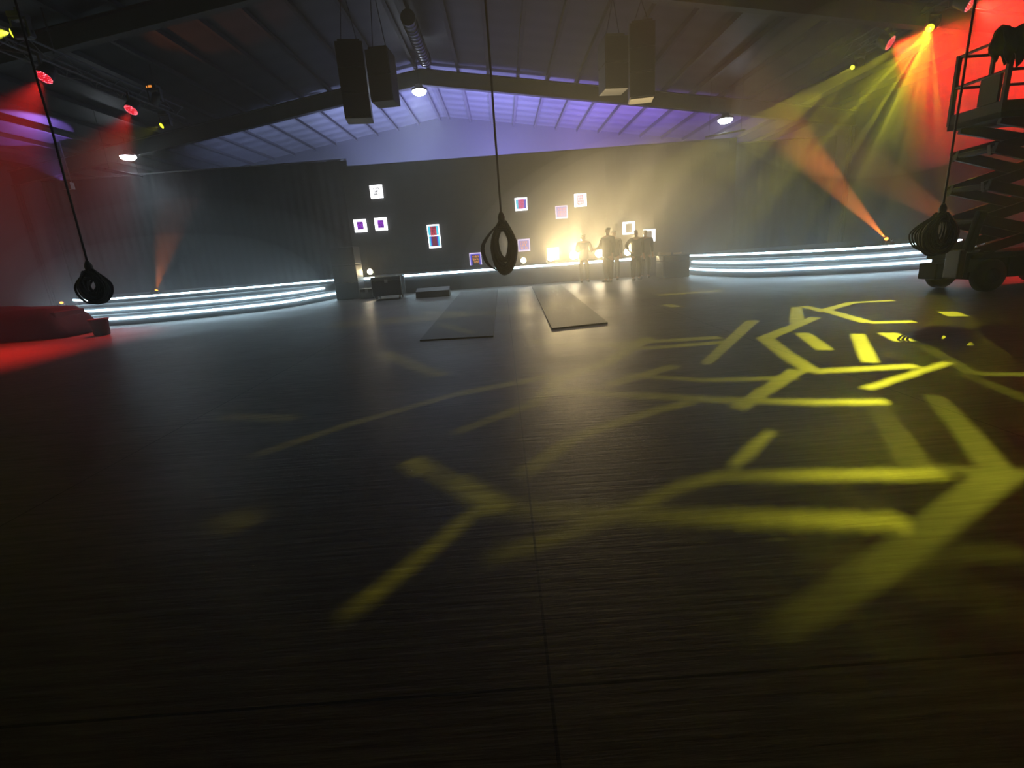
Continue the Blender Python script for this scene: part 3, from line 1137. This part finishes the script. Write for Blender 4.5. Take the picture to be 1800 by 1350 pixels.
# ------------------------------------------------------------------ hung speaker columns
def speaker(cx, z0, z1, wdt, n, label, tilt=0.0, yaw=0.0, under=False):
    t = thing('speaker_column', label, 'speaker', (cx, 14.0, z0), yaw, 'hung speaker columns')
    H = z1 - z0
    hc = H / n
    for k in range(n):
        R = Matrix.Rotation(tilt if k == 0 else 0, 3, 'X')
        c = MB().box((0, 0.05, hc * (k + 0.5)), (wdt, 0.6, hc * 0.97), R)
        o = c.build('cabinet', M['cab'], t, bevel=0.012)
        MB().box((0, -0.262, hc * (k + 0.5)), (wdt * 0.92, 0.02, hc * 0.88), R).build('grille', M['grille'], o)
    if under:
        MB().box((0, 0.05, -0.012), (wdt * 0.94, 0.5, 0.02)).build('lit_underside', M['cab_lit'], t)
    MB().box((0, 0.05, H + 0.04), (wdt * 0.8, 0.4, 0.06)).build('rigging_frame', M['steel'], t)
    fr = MB()
    for s in (-1, 1):
        fr.tube([(s * wdt * 0.3, 0.05, H + 0.06), (0, 0, roof_z(cx) - 0.69 - z0)], 0.01, 6)
    fr.build('chain', M['steel'], t)
    return t


speaker(-3.42, 4.78, 6.5, 0.66, 3, 'longer of the two black speaker columns left of the ridge lamp', yaw=0.16)
speaker(-2.70, 5.12, 6.3, 0.58, 2, 'shorter black speaker column next to the ridge lamp', yaw=-0.1)
speaker(3.16, 5.02, 6.2, 0.6, 2, 'shorter black speaker column of the right pair', yaw=0.1)
speaker(3.86, 4.80, 6.45, 0.62, 3, 'longer black speaker column of the right pair with underside painted pale as lit', yaw=-0.16, under=True)
# small white tag on the right pair
pt = at_y(1068, 69, 13.6)


# ------------------------------------------------------------------ cable coils
def coil(x, y, zk, zb, halfw, label, seed, lean=0.0, stray=True, n=26, inner=0.5):
    rr = random.Random(seed)
    t = thing('cable_coil', label, 'cable', (x, y, zb), 0, 'coiled cables hung from the roof')
    hh = (zk - zb)
    top = roof_z(x) - zb - 0.02
    pts = []
    for k in range(13):
        f = k / 12
        z = hh + (top - hh) * f
        pts.append((lean * (1 - f) * f * 2 + rr.uniform(-0.006, 0.006) * (k > 0), 0, z))
    MB().tube(pts, 0.014, 8).build('hanging_cable', M['cable'], t, smooth=True)
    MB().lathe([(0.02, -0.03), (0.045, 0.0), (0.05, 0.05), (0.035, 0.09), (0.018, 0.12)], 12, (0, 0, hh - 0.05)).build('knot', M['cable'], t, smooth=True)
    lp = MB()
    for k in range(n):
        a = halfw * (inner + (0.92 - inner) * k / n + rr.uniform(-0.05, 0.08))
        cz = rr.uniform(-0.015, 0.015)
        top_z = hh - 0.05 - rr.uniform(0, 0.05)
        bot = (0.0 + 0.28 * hh * (1 - k / n) ** 1.2 + rr.uniform(0, 0.03))
        b = (top_z - bot) / 2
        zc = (top_z + bot) / 2
        cx = rr.uniform(-0.03, 0.03)
        cyy = rr.uniform(-0.06, 0.06)
        ph = rr.uniform(-0.05, 0.05)
        q = []
        for j in range(32):
            th = 2 * math.pi * j / 32
            xx = a * math.sin(th)
            zz = b * math.cos(th)
            pinch = 1.0 - 0.68 * max(0, (zz / b)) ** 1.6
            q.append((cx + xx * pinch + ph * zz, cyy + 0.03 * math.sin(th + k), zc + zz + cz))
        lp.tube(q, 0.0145, 6, closed=True)
    if stray:
        for k in range(3):
            a = halfw * (1.0 + 0.1 * k)
            q = []
            for j in range(32):
                th = 2 * math.pi * j / 32
                xx = a * math.sin(th) - halfw * 0.5
                zz = hh * 0.38 * math.cos(th) + hh * 0.5
                pinch = 1.0 - 0.6 * max(0, math.cos(th)) ** 1.5
                q.append((xx * pinch, -0.05 + 0.02 * k, zz))
            lp.tube(q, 0.011, 6, closed=True)
    lp.build('cable_loops', M['cable'], t, smooth=True)
    tie = MB()
    for dz in (0.0, 0.022, 0.044):
        tie.tube([(0.07 * math.cos(th), 0.09 * math.sin(th), hh - 0.13 - dz) for th in [2 * math.pi * i / 16 for i in range(16)]], 0.012, 6, closed=True)
    tie.build('tie', M['cable'], t, smooth=True)
    return t


coil(0.02, 7.0, 1.74, 0.96, 0.18, 'long black cable coil hanging in the middle of the hall', 3, stray=True)
coil(6.09, 7.0, 1.43, 0.80, 0.25, 'wide black cable coil hanging beside the scissor lift', 5, stray=True, n=44, inner=0.34)
coil(-5.68, 7.0, 1.50, 0.98, 0.21, 'black cable coil hanging in front of the left stage', 9, lean=0.10, stray=False, n=36, inner=0.4)

# ------------------------------------------------------------------ floor panels in front of the stage
for poly, lab in (([(-1.42, 7.75), (-0.24, 7.65), (-0.26, 17.4), (-1.55, 17.4)], 'dark flat floor track left of the centre line'),
                  ([(0.72, 7.95), (1.68, 8.15), (1.95, 17.4), (0.95, 17.4)], 'dark flat floor track right of the centre line')):
    o = MB().prism(poly, 0.0, 0.022).build('floor_track', M['mattop'])
    tag(o, lab, 'floor panel', 'floor tracks')

# ------------------------------------------------------------------ scissor lift
lf = thing('scissor_lift', 'dark scissor lift with raised platform at the right edge', 'lift', (9.35, 9.1, 0))
LX0, LX1, LY0, LY1 = -1.25, 1.35, -0.5, 0.5
base = MB()
base.box((0.05, 0, 0.40), (2.4, 0.82, 0.36))
base.box((0.05, 0, 0.62), (2.5, 0.96, 0.10))
base.box((-1.0, -0.25, 0.52), (0.45, 0.4, 0.34))
base.build('chassis', M['lift'], lf, bevel=0.02)
for sx in (-0.86, 0.95):
    for sy in (-0.47, 0.47):
        wh = MB()
        R = Matrix.Rotation(math.radians(90), 3, 'X')
        wh.lathe([(0.12, -0.09), (0.25, -0.09), (0.28, -0.05), (0.28, 0.05), (0.25, 0.09), (0.12, 0.09)], 24, (sx, sy, 0.28), R)
        ww = wh.build('wheel', M['rubber'], lf, smooth=True)
        MB().lathe([(0.04, -0.1), (0.13, -0.1), (0.13, 0.1), (0.04, 0.1)], 16, (sx, sy, 0.28), R).build('hub', M['lift'], ww, smooth=True)
MB().box((0.1, -0.44, 0.42), (1.2, 0.06, 0.34)).build('side_door', M['lift'], lf, bevel=0.012)
MB().box((0.1, -0.475, 0.45), (0.14, 0.02, 0.05)).build('door_handle', M['rail'], lf)
hs = [0.68, 1.22, 1.78, 2.36, 2.80]
for k in range(4):
    for sy in (-0.36, 0.36):
        for (xa, xb) in ((-1.02, 1.15), (1.15, -1.02)):
            a, b = Vector((xa, sy, hs[k])), Vector((xb, sy, hs[k + 1]))
            dv = b - a
            ang = math.atan2(dv.z, dv.x)
            R = Matrix.Rotation(-ang, 3, 'Y')
            off = 0.05 if xa < 0 else -0.05
            MB().box(tuple((a + b) / 2 + Vector((0, off, 0))), (dv.length + 0.1, 0.07, 0.17), R).build('scissor_arm', M['liftarm'], lf, bevel=0.01)
    for xx in (-1.02, 1.15):
        MB().tube([(xx, -0.44, hs[k]), (xx, 0.44, hs[k])], 0.05, 10).build('pivot_pin', M['rail'], lf)
MB().box((0.1, 0, 2.86), (2.5, 1.0, 0.10)).build('platform_deck', M['lift'], lf, bevel=0.01)
tb = MB()
for sy in (-0.49, 0.49):
    tb.box((0.1, sy, 2.98), (2.5, 0.02, 0.16))
for sx in (-1.14, 1.34):
    tb.box((sx, 0, 2.98), (0.02, 1.0, 0.16))
tb.build('toe_board', M['rail'], lf)
for sx in (-1.13, -0.52, 0.3, 1.33):
    for sy in (-0.48, 0.48):
        MB().box((sx, sy, 3.45), (0.05 if sx > -1 else 0.07, 0.05, 1.12)).build('guard_post', M['rail'], lf)
for z in (3.5, 3.99):
    for sy in (-0.48, 0.48):
        MB().tube([(-1.13, sy, z), (1.33, sy, z)], 0.024, 8).build('guard_rail', M['rail'], lf)
    for sx in (-1.13, 1.33):
        MB().tube([(sx, -0.48, z), (sx, 0.48, z)], 0.024, 8).build('guard_rail', M['rail'], lf)
MB().box((-1.12, -0.2, 3.28), (0.05, 0.34, 0.42)).build('gate_panel', M['rail'], lf)
MB().box((-0.45, -0.56, 3.55), (0.24, 0.12, 0.85)).build('control_box', M['lift'], lf, bevel=0.02)
# steering lever and end panel
R = Matrix.Rotation(math.radians(12), 3, 'Y')
MB().box((-1.18, -0.42, 1.05), (0.15, 0.1, 0.68), R).build('lever', M['lift'], lf, bevel=0.03)
MB().box((-1.33, -0.3, 0.5), (0.12, 0.3, 0.5)).build('end_panel', M['black'], lf, bevel=0.02)
MB().box((-1.3, 0.2, 0.36), (0.16, 0.4, 0.3)).build('step', M['lift'], lf, bevel=0.02)
# jacket over the rail
jk = MB()
prof = []
for k in range(9):
    a = -1.5 + 3.0 * k / 8
    prof.append((0.16 * math.sin(a), 0.10 * math.cos(a)))
rr = random.Random(4)
n1 = 12
rows = []
for j in range(n1 + 1):
    x = -0.42 + 0.62 * j / n1
    row = []
    drop = 0.26 + 0.22 * math.sin(j * 0.9) ** 2 + rr.uniform(0, 0.05)
    for k, (yy, zz) in enumerate([(-0.15, -drop), (-0.17, -drop * 0.6), (-0.13, -0.1), (-0.07, 0.06), (0, 0.1), (0.07, 0.06), (0.12, -0.1), (0.14, -drop * 0.55), (0.12, -drop * 0.8)]):
        row.append((x + 0.02 * math.sin(k), -0.48 + yy + 0.02 * math.sin(j * 1.7 + k), 4.0 + zz + 0.03 * math.sin(j)))
    rows.append(row)
i0 = len(jk.v)
for row in rows:
    jk.v += row
for j in range(n1):
    for k in range(8):
        a = j * 9 + k
        jk.f.append((a, a + 1, a + 10, a + 9))
        jk.mi.append(0)
o = jk.build('jacket', M['cloth'], None, smooth=True)
o.location = lf.location + Vector((-0.98, 0, 0))
sd = o.modifiers.new('thickness', 'SOLIDIFY')
sd.thickness = 0.03
tag(o, 'dark jacket draped over the top rail of the scissor lift', 'jacket')

# ------------------------------------------------------------------ stage boxes


def cabinet_stack(x, y, label, w, d, hs, rz=0):
    t = thing('subwoofer_stack', label, 'speaker', (x, y, 0), rz, 'subwoofer stacks at the stage ends')
    z = 0
    for h in hs:
        o = MB().box((0, 0, z + h / 2), (w, d, h - 0.01)).build('cabinet', M['cab'], t, bevel=0.015)
        MB().box((0, -d / 2 - 0.008, z + h / 2), (w * 0.9, 0.016, h * 0.85)).build('grille', M['grille'], o)
        z += h
    return t


cabinet_stack(-5.65, 18.3, 'tall speaker stack at the right end of the left stage', 0.85, 0.8, [0.6, 0.6, 0.62])
cabinet_stack(5.85, 17.3, 'low speaker stack at the left end of the right stage', 0.9, 0.8, [0.55, 0.2])


def road_case(x, y, w, d, h, label, rz=0, casters=True):
    t = thing('road_case', label, 'case', (x, y, 0), rz, 'black road cases')
    z0 = 0.12 if casters else 0
    MB().box((0, 0, z0 + h * 0.4), (w, d, h * 0.8)).build('body', M['case'], t, bevel=0.01)
    MB().box((0, 0, z0 + h * 0.9), (w, d, h * 0.19)).build('lid', M['case'], t, bevel=0.01)
    for sx in (-1, 1):
        for sy in (-1, 1):
            MB().box((sx * w / 2, sy * d / 2, z0 + h / 2), (0.03, 0.03, h)).build('edging', M['alu'], t)
    MB().box((0, -d / 2 - 0.01, z0 + h * 0.78), (0.1, 0.02, 0.1)).build('latch', M['alu'], t)
    if casters:
        for sx in (-1, 1):
            for sy in (-1, 1):
                MB().tube([(sx * w * 0.4 - 0.02, sy * d * 0.38, 0.06), (sx * w * 0.4 + 0.02, sy * d * 0.38, 0.06)], 0.06, 12).build('caster', M['rubber'], t)
    return t


road_case(-3.95, 17.0, 0.98, 0.6, 0.62, 'square black road case below the small left stage lamp')
t = thing('monitor_wedge', 'low black monitor wedge lying on the floor before the stage', 'speaker', (-2.38, 16.4, 0))
g = MB()
g.v += [(-0.55, -0.2, 0), (0.55, -0.2, 0), (0.55, 0.25, 0), (-0.55, 0.25, 0), (-0.55, -0.14, 0.2), (0.55, -0.14, 0.2), (0.55, 0.2, 0.3), (-0.55, 0.2, 0.3)]
g.f += [(3, 2, 1, 0), (4, 5, 6, 7), (0, 1, 5, 4), (1, 2, 6, 5), (2, 3, 7, 6), (3, 0, 4, 7)]
g.mi += [0] * 6
g.build('cabinet', M['cab'], t, bevel=0.01)
MB().box((0, -0.175, 0.1), (1.0, 0.02, 0.16), Matrix.Rotation(math.radians(-16), 3, 'X')).build('grille', M['grille'], t)
# second low box by the tall stack
road_case(-4.9, 17.9, 0.5, 0.5, 0.35, 'small black case beside the tall speaker stack', casters=False)
# flat pieces painted pale as lit from above, right stage end
o = MB().box((5.45, 16.95, 0.815), (0.36, 0.3, 0.10), Matrix.Rotation(math.radians(3), 3, 'Y')).build('lit_pale_board', M['board'], None, bevel=0.005)
tag(o, 'flat case top painted pale as lit, on the low speaker stack', 'board')
o = MB().box((6.12, 17.6, 0.785), (0.28, 0.05, 0.06)).build('lit_strip_end', M['board'], None)
o2 = o
tag(o, 'strip end painted pale as lit, at the start of the right light strip', 'board')

# ------------------------------------------------------------------ left corner clutter
tp = thing('covered_equipment', 'low dark equipment under a tarpaulin at the left edge', 'equipment', (-11.9, 12.6, 0))
MB().box((-0.35, 0.1, 0.32), (2.3, 0.9, 0.62)).build('crate', M['case'], tp, bevel=0.02)
g = MB()
nx, ny = 18, 10
rr = random.Random(12)
for j in range(ny + 1):
    for i in range(nx + 1):
        u, v = i / nx * 2 - 1, j / ny * 2 - 1
        x = -0.35 + 1.42 * u
        y = 0.1 + 0.72 * v
        e = max(abs(u), abs(v))
        z = 0.68 + 0.10 * math.sin(3 * u) * (1 - e) + 0.22 * math.exp(-((u + 0.35) ** 2 + v * v) * 6)
        if e > 0.74:
            z *= max(0.02, 1 - ((e - 0.74) / 0.26) ** 0.8 * (0.97))
        g.v.append((x, y, max(0.01, z + rr.uniform(-0.015, 0.015) * (e < 0.9))))
for j in range(ny):
    for i in range(nx):
        a = j * (nx + 1) + i
        g.f.append((a, a + 1, a + nx + 2, a + nx + 1))
        g.mi.append(0)
o = g.build('tarpaulin', M['tarp'], tp, smooth=True)
sd = o.modifiers.new('thickness', 'SOLIDIFY')
sd.thickness = 0.012
sd.offset = 1
bk = thing('waste_bin', 'small round grey bin standing on the floor before the left stage', 'bin', (-10.0, 12.15, 0))
MB().lathe([(0.15, 0.0), (0.165, 0.02), (0.2, 0.36), (0.215, 0.37), (0.215, 0.40), (0.19, 0.40), (0.18, 0.36), (0.145, 0.03), (0.02, 0.03)], 24).build('tub', M['bucket'], bk, smooth=True)
MB().tube([(0.21 * math.cos(a), -0.02, 0.37 - 0.16 * math.sin(a)) for a in [math.pi * i / 12 for i in range(13)]], 0.006, 6).build('handle', M['alu'], bk)


# ------------------------------------------------------------------ people
def skin_mesh(name, verts, edges, radii, mt, parent, root=0, sub=1):
    me = bpy.data.meshes.new(name)
    me.from_pydata([tuple(v) for v in verts], edges, [])
    ob = bpy.data.objects.new(name, me)
    COL.objects.link(ob)
    sk = ob.modifiers.new('skin', 'SKIN')
    sk.use_smooth_shade = True
    sk.branch_smoothing = 0.4
    lay = me.skin_vertices[0].data if me.skin_vertices else None
    if lay is None:
        bpy.context.view_layer.update()
        lay = me.skin_vertices[0].data
    for i, r in enumerate(radii):
        lay[i].radius = r if isinstance(r, tuple) else (r, r)
        lay[i].use_root = (i == root)
    if sub:
        sb = ob.modifiers.new('sub', 'SUBSURF')
        sb.levels = sub
        sb.render_levels = sub
    dg = bpy.context.evaluated_depsgraph_get()
    ev = ob.evaluated_get(dg)
    nm = bpy.data.meshes.new_from_object(ev)
    ob.modifiers.clear()
    ob.data = nm
    bpy.data.meshes.remove(me)
    nm.name = name
    nm.materials.clear()
    nm.materials.append(mt)
    for p in nm.polygons:
        p.use_smooth = True
    ob.parent = parent
    return ob


class Sk:
    def __init__(self):
        self.v, self.e, self.r = [], [], []

    def add(self, p, r, par=None):
        self.v.append(Vector(p))
        self.r.append(r)
        if par is not None:
            self.e.append((par, len(self.v) - 1))
        return len(self.v) - 1


def person(x, y, h, rz, label, arms, lean=0.0, bulk=1.0, shirt='shirt', head_turn=0.0, long_hair=False):
    """arms: two lists of local points (shoulder omitted): elbow, wrist, hand direction"""
    t = thing('person', label, 'person', (x, y, 0), rz, 'people standing before the stage')
    s = h / 1.75
    B = bulk
    k = Sk()
    pel = k.add((0, 0, 0.93), (0.14 * B, 0.115 * B))
    wa = k.add((0, -0.01 + lean * 0.1, 1.08), (0.135 * B, 0.11 * B), pel)
    ch = k.add((0, -0.01 + lean * 0.3, 1.28), (0.16 * B, 0.12 * B), wa)
    uc = k.add((0, 0.0 + lean * 0.5, 1.40), (0.12 * B, 0.09 * B), ch)
    nk = k.add((0, lean * 0.55 - 0.01, 1.50), 0.058, uc)
    hd0 = k.add((0, lean * 0.6 - 0.02, 1.56), (0.062, 0.075), nk)
    hd1 = k.add((0, lean * 0.62 - 0.015, 1.64), (0.078, 0.096), hd0)
    hd2 = k.add((0, lean * 0.62 - 0.005, 1.71), (0.070, 0.085), hd1)
    ns = k.add((math.sin(head_turn) * 0.1, lean * 0.62 - 0.115 * math.cos(head_turn), 1.625), 0.014, hd1)
    for sx in (-1, 1):
        k.add((sx * 0.083, lean * 0.62 + 0.0, 1.635), (0.012, 0.022), hd1)
    fing = []
    armpts = {}
    for sx, (el, wr, hdv) in zip((-1, 1), arms):
        sh = k.add((sx * 0.185 * B, lean * 0.5, 1.42), 0.062 * B, uc)
        e = k.add(el, 0.045 * B, sh)
        wv = Vector(wr)
        wi = k.add(wv, 0.03, e)
        dv = Vector(hdv).normalized()
        side = dv.cross(Vector((0, -1, 0.2))).normalized()
        pl = k.add(wv + dv * 0.06, (0.04, 0.022), wi)
        armpts[sx] = ((sx * 0.185 * B, lean * 0.5, 1.42), el, wr)
        up = side.cross(dv)
        for q, (o, ln) in enumerate(((-0.03, 0.062), (-0.01, 0.075), (0.01, 0.07), (0.03, 0.055))):
            b0 = wv + dv * 0.095 + side * o
            f0 = k.add(b0, 0.0095, pl)
            f1 = k.add(b0 + dv * ln * 0.55 + up * 0.012, 0.0088, f0)
            k.add(b0 + dv * ln * 0.85 + up * 0.035, 0.0075, f1)
        tb0 = k.add(wv + dv * 0.045 - side * sx * 0.045, 0.011, pl)
        k.add(wv + dv * 0.085 - side * sx * 0.068 + up * 0.015, 0.009, tb0)
    for sx in (-1, 1):
        hp = k.add((sx * 0.095 * B, 0, 0.86), 0.095 * B, pel)
        kn = k.add((sx * 0.11, -0.015, 0.49), 0.06 * B, hp)
        an = k.add((sx * 0.12, 0.02, 0.09), 0.04, kn)
        he = k.add((sx * 0.12, 0.035, 0.045), 0.036, an)
        k.add((sx * 0.135, -0.13, 0.03), (0.042, 0.026), an)
    verts = [v * s for v in k.v]
    radii = [tuple(c * s for c in r) if isinstance(r, tuple) else r * s for r in k.r]
    skin_mesh('body', verts, k.e, radii, M['skin'], t)
    # shirt
    q = Sk()
    a = q.add((0, 0, 0.80), (0.19 * B, 0.165 * B))
    a = q.add((0, 0, 0.92), (0.185 * B, 0.16 * B), a)
    b = q.add((0, -0.01 + lean * 0.1, 1.08), (0.172 * B, 0.15 * B), a)
    c = q.add((0, -0.01 + lean * 0.3, 1.28), (0.18 * B, 0.14 * B), b)
    d = q.add((0, lean * 0.5, 1.41), (0.135 * B, 0.105 * B), c)
    q.add((0, lean * 0.53, 1.475), (0.075, 0.072), d)
    for sx in (-1, 1):
        A, E2, W = armpts[sx]
        i = q.add(A, 0.078 * B, d)
        j = q.add(E2, 0.06 * B, i)
        q.add(Vector(E2).lerp(Vector(W), 0.85), 0.043, j)
    skin_mesh('shirt', [v * s for v in q.v], q.e, [tuple(c * s for c in r) if isinstance(r, tuple) else r * s for r in q.r], M[shirt], t)
    q = Sk()
    a = q.add((0, 0, 0.94), (0.15 * B, 0.125 * B))
    b = q.add((0, 0, 0.87), (0.155 * B, 0.13 * B), a)
    for sx in (-1, 1):
        hp = q.add((sx * 0.10 * B, 0, 0.80), 0.108 * B, b)
        kn = q.add((sx * 0.115, -0.012, 0.49), 0.082 * B, hp)
        q.add((sx * 0.12, 0.02, 0.08), 0.068, kn)
    skin_mesh('trousers', [v * s for v in q.v], q.e, [tuple(c * s for c in r) if isinstance(r, tuple) else r * s for r in q.r], M['trousers'], t)
    for sx in (-1, 1):
        q = Sk()
        a = q.add((sx * 0.12, 0.055, 0.045), 0.045)
        b = q.add((sx * 0.125, -0.04, 0.045), 0.046, a)
        q.add((sx * 0.137, -0.16, 0.038), (0.046, 0.036), b)
        skin_mesh('shoe', [v * s for v in q.v], q.e, [tuple(c * s for c in r) if isinstance(r, tuple) else r * s for r in q.r], M['shoes'], t)
    q = Sk()
    a = q.add((0, lean * 0.62 + 0.03, 1.655), (0.082, 0.085))
    b = q.add((0, lean * 0.62 + 0.01, 1.715), (0.082, 0.09), a)
    q.add((0, lean * 0.62 + 0.005, 1.745), (0.05, 0.055), b)
    if long_hair:
        q.add((0, lean * 0.62 + 0.06, 1.50), (0.09, 0.05), a)
    skin_mesh('hair', [v * s for v in q.v], q.e, [tuple(c * s for c in r) if isinstance(r, tuple) else r * s for r in q.r], M['hair'], t)
    return t


down = lambda sx: ((sx * 0.25, 0.02, 1.13), (sx * 0.27, -0.05, 0.88), (sx * 0.05, -0.15, -1))
for (u, v), y, rz, arms, kw, lab in (
        ((1025, 411), 17.9, 0.1, [((-0.27, -0.02, 1.13), (-0.16, -0.24, 1.17), (0.8, -0.6, 0.2)), ((0.30, -0.02, 1.13), (0.19, -0.22, 1.12), (-0.8, -0.6, 0.1))],
         dict(long_hair=True, bulk=1.1), 'person standing with bent arms in front of the second large blinder'),
        ((1068, 400), 17.1, -1.1, [((-0.27, -0.10, 1.14), (-0.22, -0.36, 1.08), (0.2, -1, 0)), down(1)], dict(bulk=1.3),
         'stout person facing left with one forearm held forward'),
        ((1079, 405), 17.9, -0.5, [down(-1), down(1)], dict(bulk=1.15), 'person standing right behind the stout one, mostly hidden'),
        ((1118, 404), 17.1, 0.25, [((-0.40, 0.0, 1.24), (-0.36, -0.16, 1.03), (0.8, -0.4, -0.4)), down(1)], dict(bulk=1.2),
         'person with one elbow raised outward beside the last blinder'),
        ((1134, 404), 17.8, -0.25, [down(-1), down(1)], dict(bulk=1.22, shirt='shirt_grey'),
         'person with arms hanging before the white frame panel')):
    pp = at_y(u, v, y)
    person(pp.x, y, pp.z, rz, lab, arms, **kw)
